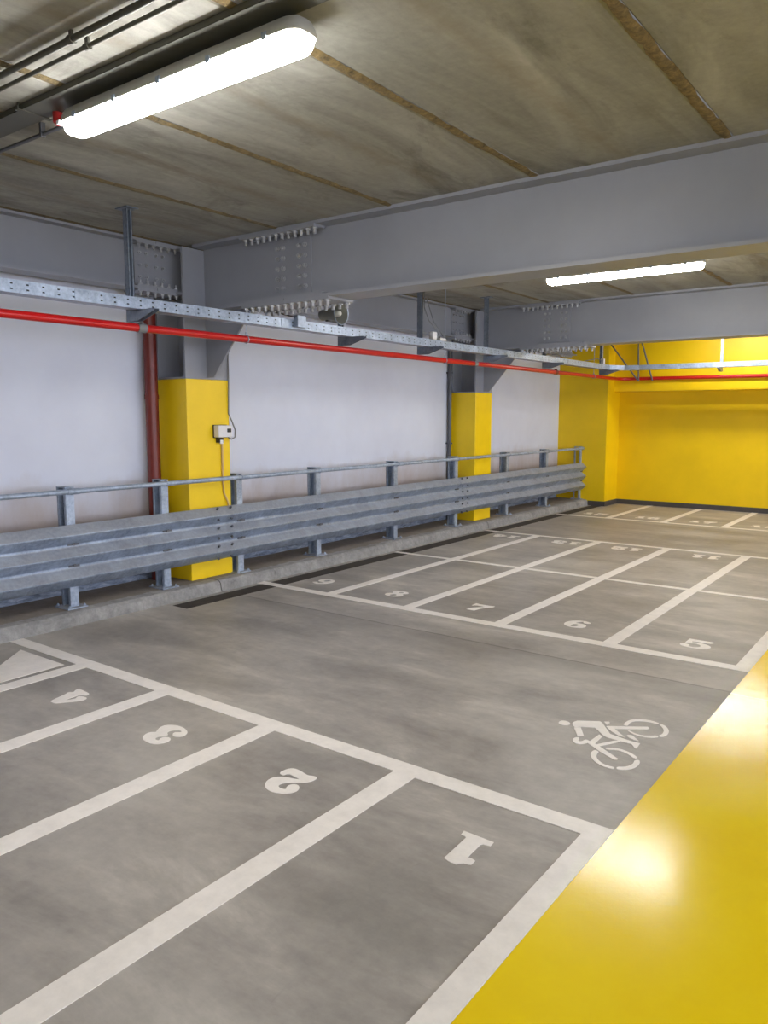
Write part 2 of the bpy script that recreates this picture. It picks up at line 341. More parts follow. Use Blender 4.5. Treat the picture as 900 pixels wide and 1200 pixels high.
GLYPH['5'] = unit(w=.208, loops=[chaikin([(.10,1),(.14,.99),(.60,.99),(.64,1),(.76,.98),(.72,.80),(.60,.77),(.24,.78),(.22,.62),(.40,.67),(.62,.62),(.78,.46),(.79,.28),(.68,.1),(.48,.0),(.25,.0),(.06,.1),(.01,.24),(.08,.34),(.2,.35),(.28,.26),(.24,.15),(.36,.08),(.5,.14),(.55,.3),(.5,.46),(.36,.53),(.22,.46),(.10,.46),(.10,.5)], 1)])
GLYPH['7'] = unit([[(.02,1),(.10,1),(.16,.97),(.62,.97),(.7,1),(.78,1),(.78,.86),(.62,.62),(.52,.38),(.48,.0),(.16,.0),(.2,.28),(.36,.52),(.58,.74),(.2,.74),(.11,.70),(.09,.64),(.02,.64)]])
GLYPH['8'] = unit([chaikin([(.4,1),(.6,.97),(.73,.86),(.73,.7),(.6,.57),(.74,.46),(.79,.28),(.7,.1),(.52,.0),(.28,.0),(.1,.08),(.02,.25),(.06,.42),(.2,.52),(.09,.64),(.07,.8),(.18,.94)]),
                   chaikin([(.42,.92),(.5,.86),(.52,.74),(.44,.64),(.34,.7),(.28,.8),(.32,.9)]), chaikin([(.34,.44),(.46,.38),(.54,.26),(.5,.12),(.4,.07),(.28,.14),(.25,.28)])])

# ------------------------------------------------------------------ the room
CZ = 3.09; WX = -5.97; FY = 13.95; RX = 8.0; BY = -7.0
fl = MB()
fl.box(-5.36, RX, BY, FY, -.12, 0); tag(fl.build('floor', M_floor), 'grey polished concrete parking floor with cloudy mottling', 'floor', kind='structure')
yf = MB(); yf.box(-.975, 3.0, BY, FY-.02, -.01, .0012)
tag(yf.build('floor', M_yfloor), 'glossy yellow coated walkway along the right side of the parking bays', 'floor', kind='structure')

ce = MB(); P = 1.13; x = -1.14 - 5*P
xs = []
while x < RX + P: xs.append(x); x += P
lo = WX - .1
for xa in xs:
    a = max(lo, xa + .022); b = min(RX + .1, xa + P - .022)
    if b <= a: continue
    ch = .014     # plank with chamfered lower arrises
    pr = [(a+ch, CZ), (b-ch, CZ), (b, CZ+ch), (b, CZ+.16), (a, CZ+.16), (a, CZ+ch)]
    vs = [(px, y, pz) for y in (BY-.1, FY+.1) for px, pz in pr]
    ce.add(vs, [(0,1,2,3,4,5)[::-1], (6,7,8,9,10,11)] + [(i, (i+1) % 6, 6+(i+1) % 6, 6+i) for i in range(6)], 0)
    if xa > lo:
        # filler squeezed out of the joint, uneven
        n = 260; vs = []
        for i in range(n+1):
            y = BY-.1 + (FY-BY+.2)*i/n
            w1 = .026 + random.uniform(-.006, .010); w2 = .026 + random.uniform(-.006, .010); dz = .003 + random.uniform(0, .006)
            vs += [(xa-w1, y, CZ+.002), (xa-w1*.4, y, CZ-dz), (xa+w2*.4, y, CZ-dz), (xa+w2, y, CZ+.002)]
        ce.add(vs, [(i*4+k, i*4+k+1, i*4+4+k+1, i*4+4+k) for i in range(n) for k in range(3)], 1, True)
ce.fix = True
tag(ce.build('ceiling', [M_ceil, M_joint]), 'precast concrete plank ceiling with brown stained joints', 'ceiling', kind='structure')

tag(MB().box(WX-.2, WX, BY, 13.35, 0, CZ).build('wall_left', M_wall), 'white painted side wall behind the guardrail, scuffed at the foot', 'wall', kind='structure')
far = MB(); far.box(-5.06, RX, FY, FY+.2, 0, CZ); far.box(-5.06, RX, 13.66, FY, 2.03, CZ)
tag(far.build('wall_back', M_yel), 'yellow end wall with a deep band above', 'wall', kind='structure')
pl = MB().box(WX-.2, -5.06, 13.35, FY+.2, 0, CZ)
tag(pl.build('wall_corner', M_yel), 'yellow projecting corner pier at the far end of the guardrail', 'wall', kind='structure')
tag(MB().box(RX, RX+.2, BY, FY+.2, 0, .9).build('wall_right', M_lwall), 'unseen pale low wall on the right, opening above added for daylight', 'wall', kind='structure')  # unseen side kept open above this wall to let in fill daylight
tag(MB().box(WX-.2, RX+.2, BY-.2, BY, 0, CZ).build('wall_front', M_lwall), 'pale wall behind the viewer', 'wall', kind='structure')
bb = MB(); bb.box(-5.36, -5.045, 13.335, 13.35, 0, .085); bb.box(-5.06, -5.045, 13.35, FY, 0, .085); bb.box(-5.045, RX, FY-.015, FY, 0, .085)
tag(bb.build('baseboard_back', M_base), 'dark skirting strip along the yellow end wall', 'baseboard', kind='structure')
# kerb: worn front edge
kb = MB(); n = 220; prof = [(-5.355, 0), (-5.362, .03), (-5.372, .075), (-5.395, .098), (-5.44, .104), (WX, .106), (WX, -.1), (-5.355, -.1)]
vs = []
for i in range(n+1):
    y = BY + (13.35-BY)*i/n; j = [random.uniform(-.004, .004) for _ in prof]
    vs += [(px + (j[k] if k < 5 else 0), y, pz + (j[(k+3) % 8]*.5 if 0 < k < 5 else 0)) for k, (px, pz) in enumerate(prof)]
m = len(prof)
kb.add(vs, [(i*m+k, i*m+(k+1) % m, (i+1)*m+(k+1) % m, (i+1)*m+k) for i in range(n) for k in range(m)], 0)
kb.add(vs[:m], [tuple(range(m))]); kb.add(vs[-m:], [tuple(range(m))])
tag(kb.build('trim_1', M_kerb), 'raised concrete kerb carrying the guardrail posts', 'kerb', kind='structure')
tag(MB().box(-5.285, -5.10, 4.08, 13.34, -.01, .0012).build('trim_2', M_dark), 'dark strip in the floor running beside the kerb', 'floor joint', kind='structure')

# ------------------------------------------------------------------ floor markings
LH = .0028
def line(x0, x1, y0, y1, label, group, h=LH):
    b = MB().box(x0, x1, y0, y1, .0002, h)
    return tag(b.build('painted_line', M_white, loc=((x0+x1)/2, (y0+y1)/2, 0)), label, 'floor line', group)
GA = 'white cross lines along the bay ends'
line(-5.35, -.9765, 2.705, 2.805, 'broad white line closing the near bays numbered 1 to 4', GA)
line(-5.36, -.9765, 5.135, 5.235, 'white line along the front of the bays numbered 5 to 9', GA)
line(-5.30, -.9765, 7.30, 7.37, 'thin white line between the backs of the bays 5 to 9 and 11 to 14', GA)
line(-5.30, -.9765, 9.47, 9.545, 'white line along the far ends of the bays numbered 11 to 14', GA)
line(-5.28, -.9765, 11.79, 11.86, 'farthest white cross line, in front of the bays 15 to 18', GA)
line(-1.070, -.9765, BY+2, 2.705, 'white edge line between bay 1 and the yellow walkway', 'white edge lines by the yellow walkway', .0026)
line(-1.070, -.9765, 5.235, 9.47, 'white edge line between bay 5 and the yellow walkway', 'white edge lines by the yellow walkway', .0026)
line(-1.070, -.9765, 11.86, FY-.02, 'white edge line at the walkway in the farthest bay row', 'white edge lines by the yellow walkway', .0026)
GD = 'white bay divider lines'
near = {-1.905: 'between 1 and 2', -2.775: 'between 2 and 3', -3.635: 'between 3 and 4'}
for xx, t in near.items():
    line(xx-.057, xx+.057, -3.0, 2.705, 'white divider line in the near row, %s' % t, GD, .0026)
line(-4.51, -4.397, -3.0, 2.705, 'white divider line between bay 4 and the solid white triangle', GD, .0026)
for xx, a, b in ((-1.905, ('5', '6'), None), (-2.78, ('6', '7'), None), (-3.65, ('7', '8'), None), (-4.50, ('8', '9'), None)):
    line(xx-.05, xx+.05, 5.235, 7.30, 'white divider line between bays %s and %s' % a, GD, .0026)
for xx, a in ((-1.895, ('11', 'its right neighbour')), (-2.78, ('11', '12')), (-3.65, ('12', '13')), (-4.50, ('13', '14'))):
    line(xx-.05, xx+.05, 7.37, 9.47, 'white divider line between bay %s and %s' % a, GD, .0026)
for xx, a in ((-1.85, ('18', 'its right neighbour')), (-2.69, ('17', '18')), (-3.56, ('16', '17')), (-4.42, ('15', '16'))):
    line(xx-.048, xx+.048, 11.86, 13.93, 'white divider line between bay %s and %s, by the end wall' % a, GD, .0026)
tri = [(-4.56, 2.65), (-5.10, 2.65), (-4.56, 2.02)]
tb = MB(); tb.prism([tri], lambda p, s: (p[0], p[1], .0002 + s*.0024))
tag(tb.build('painted_triangle', M_white, loc=(-4.8, 2.4, 0)), 'white painted triangle at the left end of the near cross line', 'floor marking')

def number(txt, X0, Ytop, flip, label):
    # flip True: digits are read from the far side (their feet point away from the viewer)
    widths = []; gap = .03
    for c in txt: widths.append(max(p[0] for l in GLYPH[c] for p in l))
    tot = sum(widths) + gap*(len(txt)-1)
    root = None
    def fn_at(off):
        def fn(p, s):
            gx = off + p[0] - tot/2; gy = p[1] - .11
            if flip: return (X0 - gx, Ytop - gy, .0002 + s*.0024)
            return (X0 + gx, Ytop + gy, .0002 + s*.0024)
        return fn
    if len(txt) == 1:
        b = MB(); b.prism(GLYPH[txt], fn_at(0))
        tag(b.build('painted_number', M_white, loc=(X0, Ytop, 0)), label, 'floor number', 'white stencilled bay numbers'); return
    root = thing('painted_number', (X0, Ytop, 0), label, 'floor number', 'white stencilled bay numbers')
    off = 0
    for c, w in zip(txt, widths):
        b = MB(); b.prism(GLYPH[c], fn_at(off)); b.build('digit', M_white, root); off += w + gap
for t, x, w in (('1', -1.373, 'nearest the walkway'), ('2', -2.274, ''), ('3', -3.131, ''), ('4', -3.983, '')):
    number(t, x, 2.343, True, 'white number %s painted upside down in the near bay row' % t)
for t, x in (('5', -1.405), ('6', -2.30), ('7', -3.165), ('8', -4.015), ('9', -4.885)):
    number(t, x, 5.575, False, 'white number %s painted in the middle bay row' % t)
for t, x in (('11', -2.27), ('12', -3.19), ('13', -3.97), ('14', -4.83)):
    number(t, x, 9.185, True, 'white number %s painted upside down in the third bay row' % t)
for t, x in (('15', -4.76), ('16', -3.91), ('17', -3.075), ('18', -2.22)):
    number(t, x, 12.23, False, 'white number %s painted in the bay row by the yellow end wall' % t)
bk = MB()
for k, p in enumerate(BIKE):
    q = chaikin([tuple(a) for a in p], 1) if k in (0, 3, 7, 8, 9, 10, 11, 12) else [tuple(a) for a in p]
    bk.prism([q], lambda p, s, k=k: (p[0], p[1], .0002 + s*(.0024 + k*.00002)))
tag(bk.build('painted_bicycle_symbol', M_white, loc=(-1.3, 3.6, 0)), 'white bicycle rider symbol painted on the grey aisle floor', 'floor marking')

# ------------------------------------------------------------------ steel columns
def column(y0, y1, label):
    yc = (y0+y1)/2; xb, xf = -5.95, -5.55
    t = thing('steel_column', (xf-.2, yc, .105), label, 'column', 'yellow clad steel columns')
    b = MB().box(xb, xf, y0, y1, .104, 1.93, bev=.006); b.build('cladding', M_ycol, t)['label'] = 'yellow painted lower casing'
    MB().box(xb, xf+.004, y0-.004, y1+.004, 1.93, 1.945).build('cap_plate', M_steel, t)
    MB().box(xf-.022, xf, y0, y1, 1.945, CZ-.03).build('flange', M_steel, t)
    MB().box(xb, xb+.022, y0, y1, 1.945, CZ-.03).build('flange', M_steel, t)
    MB().box(xb+.022, xf-.022, yc-.008, yc+.008, 1.945, CZ-.03).build('web', M_steel, t)
    for z in (2.665, ):
        for s, (a, c) in enumerate(((y0+.004, yc-.008), (yc+.008, y1-.004))):
            MB().box(xb+.022, xf-.022, a, c, z, z+.014).build('stiffener', M_steel, t)
    return t
column(4.51, 5.005, 'steel column cased in yellow to head height, beside the red brown pipe and grey switch box')
column(9.60, 10.07, 'farther yellow cased steel column, near the end of the guardrail')
column(-.55, -.06, 'yellow cased steel column at the near end of the guardrail')

def bolt(b, p, d, r=.011, h=.03, n=6):
    p = Vector(p); d = Vector(d); b.cyl(p, p+d*.012, r*1.5, n, smooth=False); b.cyl(p+d*.012, p+d*h, r*.8, 8)
def beam(yc, label, fb=2.515, ft=CZ):
    hw = .14; x0 = -5.55; x1 = RX; tf = .024
    t = thing('roof_beam', (x0, yc, fb), label, 'beam', 'grey steel cross beams')
    def ibeam(a, c, name):
        b = MB(); b.box(a, c, yc-hw, yc+hw, ft-tf, ft); b.box(a, c, yc-hw, yc+hw, fb, fb+tf); b.box(a, c, yc-.008, yc+.008, fb+tf, ft-tf)
        return b.build(name, M_steel, t)
    ibeam(x0, -4.455, 'stub'); ibeam(-4.449, x1, 'girder')
    # haunch plate
    h = MB(); h.prism([[(x0, 1.945), (x0+.09, 1.945), (-4.96, fb), (x0, fb)]], lambda p, s: (p[0], yc-.009+s*.018, p[1])); h.build('haunch', M_steel, t)
    # splice
    sp = MB().box(-4.93, -3.97, yc-hw-.012, yc+hw+.012, fb-.022, fb-.0005).build('splice_plate', M_steel, t)
    for k in range(13):
        xx = -4.90 + k*.0745
        for s in (-1, 1):
            b = MB(); bolt(b, (xx, yc+s*(hw-.022), fb-.022), (0,0,-1), .017, .042); b.build('bolt', M_bolt, sp)
    for s in (-1, 1):
        ip = MB().box(-4.93, -4.05, yc+s*.03, yc+s*(hw-.004), fb+tf, fb+tf+.018).build('splice_plate', M_steel, t)
    sp2 = MB().box(-4.93, -4.10, yc-hw-.02, yc-.03, ft-tf-.022, ft-tf-.0005).build('splice_plate', M_steel, t)
    for k in range(12):
        b = MB(); bolt(b, (-4.89+k*.069, yc-hw+.022, ft-tf-.022), (0,0,-1), .017, .045); b.build('bolt', M_bolt, sp2)
    sp3 = MB().box(-4.70, -4.26, yc-.022, yc-.0085, fb+.06, ft-.06).build('splice_plate', M_steel, t)
    for xx in (-4.62, -4.555, -4.38, -4.315):
        for k in range(5):
            b = MB(); bolt(b, (xx, yc-.022, fb+.12+k*.08), (0,-1,0), .014, .03); b.build('bolt', M_bolt, sp3)
    return t
beam(4.76, 'grey steel cross beam nearest the viewer, bolted to the column beside the switch box')
beam(9.83, 'farther grey steel cross beam in front of the yellow end wall')
beam(-.31, 'grey steel cross beam over the near end of the bays, above the viewer')

def edge_beam(y0, y1, label):
    xc = -5.75; hw = .1; fb = 2.67; ft = CZ-.01; tf = .02
    t = thing('edge_beam', (xc, y0, fb), label, 'beam', 'grey steel beams along the side wall')
    for a, c, nm in ((y0, y0+.42, 'stub'), (y0+.425, y1-.425, 'girder'), (y1-.42, y1, 'stub')):
        b = MB(); b.box(xc-hw, xc+hw, a, c, ft-tf, ft); b.box(xc-hw, xc+hw, a, c, fb, fb+tf); b.box(xc-.007, xc+.007, a, c, fb+tf, ft-tf)
        b.build(nm, M_steel, t)
    yc = y1-.42
    for (pa, pb, za, zb, d, zz) in ((xc-hw, xc+hw, fb-.018, fb-.0005, -1, fb-.018), (xc+.012, xc+hw, fb+tf, fb+tf+.016, 1, fb+tf+.016), (xc+.012, xc+hw, ft-tf-.016, ft-tf-.0005, -1, ft-tf-.016)):
        sp = MB().box(pa, pb, yc-.20, yc+.26, za, zb).build('splice_plate', M_steel, t)
        for k in range(6):
            b = MB(); bolt(b, (xc+hw-.022, yc-.16+k*.075, zz), (0,0,d), .012, .038); b.build('bolt', M_bolt, sp)
    sp = MB().box(xc+.0075, xc+.018, yc-.17, yc+.17, fb+.05, ft-.05).build('splice_plate', M_steel, t)
    for yy in (-.12, -.05, .05, .12):
        for k in range(3):
            b = MB(); bolt(b, (xc+.018, yc+yy, fb+.11+k*.1), (1,0,0), .010, .026); b.build('bolt', M_bolt, sp)
edge_beam(-.05, 4.74, 'grey steel beam along the side wall, left of the column beside the switch box')
edge_beam(4.78, 9.82, 'grey steel beam along the side wall, between the two yellow cased columns')
edge_beam(9.86, 13.34, 'grey steel beam along the side wall, running to the yellow corner pier')

# ------------------------------------------------------------------ guardrail
g = thing('guardrail', (-5.5, 5.0, .106), 'long galvanised triple corrugated crash barrier on posts with a tube rail on top', 'guardrail')
ctl = [(-5.492,.275),(-5.470,.288),(-5.424,.338),(-5.413,.356),(-5.422,.368),(-5.478,.412),(-5.497,.420),(-5.497,.446),(-5.480,.452),(-5.424,.506),(-5.413,.524),(-5.422,.536),(-5.478,.580),(-5.497,.588),(-5.497,.614),(-5.480,.620),(-5.424,.674),(-5.413,.692),(-5.422,.704),(-5.478,.752),(-5.496,.764)]
def smooth_open(p, it=2):
    for _ in range(it):
        q = [p[0]]
        for i in range(len(p)-1):
            a, b = p[i], p[i+1]
            q += [(a[0]*.75+b[0]*.25, a[1]*.75+b[1]*.25), (a[0]*.25+b[0]*.75, a[1]*.25+b[1]*.75)]
        p = q + [p[-1]]
    return p
prof = smooth_open(ctl, 1)
def panel(y0, y1, off):
    th = .004; k = len(prof); b = MB()
    out = [(x+off, z) for x, z in prof] + [(x+off-th, z) for x, z in prof][::-1]
    m = len(out); vs = [(x, y, z) for y in (y0, y1) for x, z in out]
    b.add(vs, [(i, (i+1) % m, m+(i+1) % m, m+i) for i in range(m)], 0, False)
    b.add(vs, [(i, i+1, m-2-i, m-1-i) for i in range(k-1)] + [(m+i, m+m-1-i, m+m-2-i, m+i+1) for i in range(k-1)], 0)
    return b.build('rail_panel', M_galv, g)
panel(-3.0, .70, .0); panel(.38, 4.97, .0055); panel(4.66, 9.30, .0); panel(9.0, 13.50, .0055)
for ys in (.46, .62, 4.74, 4.90, 9.08, 9.22):
    for z, xx in ((.297,-5.452),(.40,-5.44),(.487,-5.442),(.57,-5.44),(.66,-5.442),(.748,-5.452)):
        up = 1 if z in (.40,.57,.748) else -1
        MB().cyl((xx, ys, z), (xx+.016, ys, z+.013*up), .011, 8).build('splice_bolt', M_dpipe, g)
posts = [3.315, 4.205, 5.07, 6.20, 7.615, 9.03, 10.51, 11.90, 13.33]
pys = [-2.2, -1.0, .4, 1.85] + posts
def post(yr):
    w = .07; y1 = yr+.035; y0 = y1-w; xa, xb = -5.625, -5.502
    b = MB(); tk = .006
    b.box(xa, xb, y1-tk, y1, .114, 1.05); b.box(xb-tk, xb, y0, y1-tk, .114, 1.05); b.box(xa, xa+tk, y0, y1-tk, .114, 1.05)
    b.box(xb-tk-.0, xb-.03, y0, y0+tk, .114, 1.05); b.box(xa, xa+.025, y0, y0+tk, .114, 1.05)
    p = b.build('post', M_galvc, g)
    MB().box(xa-.03, xb+.045, y0-.05, y1+.05, .1045, .114).build('base_plate', M_galv, p)
    for dx, dy in ((xa-.012, y0-.03), (xa-.012, y1+.03), (xb+.028, y0-.03), (xb+.028, y1+.03)): 
        q = MB(); bolt(q, (dx, dy, .114), (0,0,1), .008, .018); q.build('anchor_bolt', M_galvc, p)
    MB().box(xa, xb+.002, y0-.002, y1+.002, 1.05, 1.056).build('post_cap', M_galvc, p)
    for z in (.444, .614):
        q = MB()
        q.box(-5.496, -5.483, yr-.045, yr+.045, z-.012, z+.012); q.cyl((-5.483, yr, z), (-5.473, yr, z), .013, 10)
        q.build('rail_bolt', M_dpipe, p)
    q = MB(); q.tube([(-5.502, yr, 1.045), (-5.475, yr, 1.049), (-5.449, yr, 1.025), (-5.475, yr, .999), (-5.502, yr, 1.003)], .005, 6); q.build('pipe_clamp', M_galvc, p)
for y in pys: post(y)
for a, b_ in ((-3.0, 3.36), (3.30, 7.70), (7.66, 11.95), (11.90, 13.55)):
    MB().cyl((-5.475, a, 1.023), (-5.475, b_, 1.023), .0205, 20).build('top_rail', M_galvc, g)
for yy in (3.33, 7.68, 11.92):
    MB().cyl((-5.475, yy-.05, 1.023), (-5.475, yy+.05, 1.023), .0245, 20).build('sleeve', M_galvc, g)

# ------------------------------------------------------------------ wall pipe and dark upright
t = thing('downpipe', (-5.875, 4.385, .106), 'red brown vertical pipe standing left of the nearer yellow column', 'pipe')
MB().cyl((-5.875, 4.385, .106), (-5.875, 4.385, 2.60), .058, 24).build('pipe', M_brown, t)
for z in (.6, 1.75, 2.35): MB().cyl((-5.875, 4.385, z), (-5.875, 4.385, z+.04), .064, 24).build('collar', M_brown, t)
t = thing('wall_upright', (-5.93, 9.52, .106), 'narrow dark grey upright beside the farther yellow column', 'pipe')
MB().cyl((-5.93, 9.52, .106), (-5.93, 9.52, 2.60), .028, 16).build('pipe', M_dpipe, t)  # slim dark grey cylinder standing against the wall
for z in (1.2, 2.2): MB().box(-5.97, -5.897, 9.487, 9.553, z, z+.02).build('clip', M_dpipe, t)

# ------------------------------------------------------------------ cable tray on cantilever brackets
TX = -4.80; TZ0, TZ1 = 2.362, 2.442
def tray_path(off):     # front face path (plan), off = distance towards the wall side
    ya = 13.02 + off
    return [(TX-off, -3.0), (TX-off, ya-.32-off*.3), (TX-off+.16+off*.2, ya-.07-off*.1), (TX-off+.38+off*.4, ya), (RX-.01, ya)]
def strip(b, pa, pb, z0, z1, mi=0):
    for i in range(len(pa)-1):
        a0, a1, b0, b1 = pa[i], pa[i+1], pb[i], pb[i+1]
        vs = [(a0[0],a0[1],z0),(a1[0],a1[1],z0),(b1[0],b1[1],z0),(b0[0],b0[1],z0),(a0[0],a0[1],z1),(a1[0],a1[1],z1),(b1[0],b1[1],z1),(b0[0],b0[1],z1)]
        b.add(vs, [(0,3,2,1),(4,5,6,7),(0,1,5,4),(1,2,6,5),(2,3,7,6),(3,0,4,7)], mi)
ct = thing('cable_tray', (TX, 5, TZ0), 'long perforated galvanised cable tray hung along the side wall and turning along the end wall', 'cable tray')
b = MB(); strip(b, tray_path(0), tray_path(.002), TZ0, TZ1); b.build('side_rail', M_tray_y, ct)
b = MB(); strip(b, tray_path(.118), tray_path(.12), TZ0, TZ1); b.build('side_rail', M_tray_y, ct)
b = MB(); strip(b, tray_path(.002), tray_path(.118), TZ0, TZ0+.002); b.build('tray_bottom', M_galvc, ct)
for k, (kx, kz) in enumerate(((.014, .014), (.014, .036), (.036, .014), (.058, .014), (.014, .055))):
    b = MB(); b.tube([(TX-kx, -3, TZ0+kz), (TX-kx, 4, TZ0+kz), (TX-kx-.002, 12.4, TZ0+kz)], .0105, 8)
    b.build('cable', M_black, ct)
for yy, xx in ((3.05, None), (5.0, None), (8.05, None), (11.05, None), (12.74, None)):
    MB().box(TX-.0015, TX+.004, yy-.05, yy+.05, TZ0+.008, TZ1-.008).build('joint_plate', M_galvc, ct)
def bracket(y, label, wid=.045):  
    x = -4.965
    t = thing('tray_bracket', (x, y, CZ), label, 'bracket', 'cable tray hangers along the side wall')
    MB().box(x-.07, x+.07, y-.05, y+.05, CZ-.008, CZ-.0005).build('ceiling_plate', M_traydark, t)
    b = MB(); h = wid/2; z0 = 2.285
    b.box(x-h, x-h+.003, y-h, y+h, z0, CZ-.008); b.box(x-h, x+h, y-h, y-h+.003, z0, CZ-.008); b.box(x-h, x+h, y+h-.003, y+h, z0, CZ-.008)
    b.box(x+h-.003, x+h, y-h, y-h+.012, z0, CZ-.008); b.box(x+h-.003, x+h, y+h-.012, y+h, z0, CZ-.008)
    b.build('strut', M_traydark, t)
    b = MB(); pr = [(x+h, 2.361), (x+.30, 2.361), (x+.30, 2.345), (x+h+.08, 2.285), (x+h, 2.285)]
    for s in (-1, 1):
        b.prism([pr], lambda p, q, s=s: (p[0], y + s*.02 + q*.003*s, p[1]))
    b.box(x+h, x+.30, y-.023, y+.023, 2.358, 2.361)
    b.build('arm', M_traydark, t)
    return t
bracket(3.55, 'galvanised tray hanger left of the column beside the switch box')
bracket(5.95, 'tray hanger standing behind the horn loudspeaker')
bracket(7.33, 'tray hanger beside the white junction box on the tray')
bracket(8.83, 'tray hanger in front of the farther steel column')
bracket(10.55, 'tray hanger under the farther cross beam')
bracket(12.75, 'tray hanger in front of the yellow corner pier')
bracket(1.1, 'tray hanger nearest the viewer on the side wall run')
for xx in (-3.16, -.4):
    t = thing('tray_bracket', (xx, 13.19, CZ), 'pale hanger holding the tray in front of the yellow end wall' if xx == -3.16 else 'hanger holding the tray at the end wall, right of the pale one', 'bracket', 'cable tray hangers at the end wall')
    MB().box(xx-.06, xx+.06, 13.13, 13.25, CZ-.008, CZ-.0005).build('ceiling_plate', M_galvc, t)
    MB().box(xx-.02, xx+.02, 13.17, 13.21, 2.30, CZ-.008).build('strut', M_galvc, t)
    b = MB(); b.prism([[(13.17, 2.361), (12.98, 2.361), (12.98, 2.35), (13.09, 2.30), (13.17, 2.30)]], lambda p, s, xx=xx: (xx-.02+s*.04, p[0], p[1])); b.build('arm', M_traydark, t)

# ------------------------------------------------------------------ red sprinkler pipe
PX, PZ = -4.93, 2.245
rp = thing('sprinkler_pipe', (PX, 5, PZ), 'long red pipe running below the cable tray and along the end wall', 'pipe')
def arc(c, r, a0, a1, n=8): return [(c[0]+r*math.cos(a0+(a1-a0)*i/n), c[1]+r*math.sin(a0+(a1-a0)*i/n), PZ) for i in range(n+1)]
for a, b_ in ((-3, 3.58), (3.64, 8.47), (8.53, 10.85)):
    MB().cyl((PX, a, PZ), (PX, b_, PZ), .029, 20).build('pipe_length', M_red, rp)
b = MB(); b.tube([(PX, 10.91, PZ), (PX, 13.2, PZ)] + [(x, y, z-.0) for x, y, z in arc((PX+.25, 13.35), .25, PI, PI/2)] + [(RX-.01, 13.60, PZ-.05)], .029, 16); b.build('pipe_length', M_red, rp)
for yy in (3.61, 8.50, 10.88):
    b = MB(); b.cyl((PX, yy-.035, PZ), (PX, yy+.035, PZ), .034, 20); b.cyl((PX+.02, yy, PZ+.036), (PX-.02, yy, PZ+.036), .008, 8); b.build('coupling', M_brown if yy > 9 else M_greyc, rp)
def hanger(x, y, ztop, label):
    t = thing('pipe_hanger', (x, y, ztop), label, 'pipe hanger', 'thin rod hangers of the red pipe')
    MB().cyl((x, y, PZ+.045), (x, y, ztop), .004, 8).build('rod', M_galvc, t)
    b = MB(); b.tube([(x+.033*math.sin(k*PI/6), y, PZ+.033*math.cos(k*PI/6)) for k in range(12)] + [(x, y, PZ+.033)], .005, 6); b.cyl((x, y, PZ+.03), (x, y, PZ+.06), .009, 8)
    b.build('ring', M_galvc, t)
hanger(PX, 4.66, 2.493, 'thin rod hanger of the red pipe under the nearer cross beam')
hanger(PX, 7.80, CZ, 'thin rod hanger of the red pipe between the two cross beams')
hanger(PX, 1.4, CZ, 'thin rod hanger of the red pipe at the near end')
hanger(PX, 12.35, CZ, 'thin rod hanger of the red pipe near the yellow corner pier')
t = thing('pipe_brace', (-4.6, 13.4, CZ), 'dark braces holding the red pipe at the corner of the end wall', 'brace')
for a, c, nm in (((-5.20, 13.25, CZ), (-4.60, 13.56, 2.20), 'brace_bar'), ((-4.62, 13.52, CZ), (-4.60, 13.56, 2.20), 'brace_bar'), ((-4.60, 13.45, CZ), (-4.36, 13.56, 2.20), 'brace_bar')):
    MB().cyl(a, c, .014, 8).build(nm, M_dpipe, t)

# ------------------------------------------------------------------ horn loudspeaker
hs = thing('horn_loudspeaker', (-4.93, 5.77, 2.56), 'grey horn loudspeaker with a white centre, mounted above the cable tray', 'loudspeaker')
Mx = Matrix.Translation((-5.06, 5.77, 2.565)) @ Matrix.Rotation(PI/2, 4, 'Y') @ Matrix.Rotation(0, 4, 'X')
b = MB(); b.rev([(0,0),(0,.045),(.01,.05),(.10,.052),(.115,.055),(.17,.068),(.215,.085),(.24,.102),(.247,.106),(.25,.104),(.245,.098),(.215,.078),(.17,.06),(.13,.05),(.12,0)], Mx, 32); b.build('horn', M_horn, hs)
b = MB(); b.rev([(.12,.0),(.12,.03),(.20,.03),(.232,.026),(.243,.018),(.246,0)], Mx, 20); b.build('centre_cone', M_rub, hs)['label'] = 'white centre of the horn'
b = MB(); b.rev([(.244,.1),(.249,.109),(.254,.106),(.25,.1)], Mx, 32); b.build('rim', M_galvc, hs)
b = MB(); b.box(-4.99, -4.965, 5.75, 5.93, 2.50, 2.512); b.build('bracket', M_black, hs)

# junction boxes on the tray
t = thing('junction_box', (TX+.02, 5.17, 2.43), 'grey junction box fixed on the tray left of the horn loudspeaker', 'junction box')
MB().box(TX+.0045, TX+.055, 5.10, 5.21, 2.375, 2.478, bev=.004).build('box_body', M_galvc, t)
b = MB(); b.tube([(TX+.02, 5.11, 2.46), (TX+.01, 5.0, 2.47), (TX-.02, 4.86, 2.49), (TX-.04, 4.78, 2.487)], .006, 8); b.build('cable', M_black, t)
t = thing('junction_box', (TX+.02, 7.33, 2.43), 'small white junction box on the tray between the two cross beams', 'junction box')
MB().box(TX-.05, TX+.0, 7.34, 7.43, 2.445, 2.53, bev=.005).build('box_body', M_whitep, t)
MB().box(TX-.05, TX+.0, 7.50, 7.62, 2.444, 2.475, bev=.005).build('connector', M_whitep, t)
b = MB(); b.tube([(-4.93, 7.36, 2.98), (-4.92, 7.35, 2.8), (-4.88, 7.38, 2.66), (-4.84, 7.48, 2.56), (-4.83, 7.54, 2.47)], .006, 8)
b.tube([(-4.90, 7.36, 2.9), (-4.86, 7.45, 2.65), (-4.83, 7.60, 2.50)], .005, 8); b.build('cable', M_greyc, t)
t = thing('junction_box', (TX+.02, 12.6, 2.43), 'small white junction box on the tray beside the yellow corner pier', 'junction box')
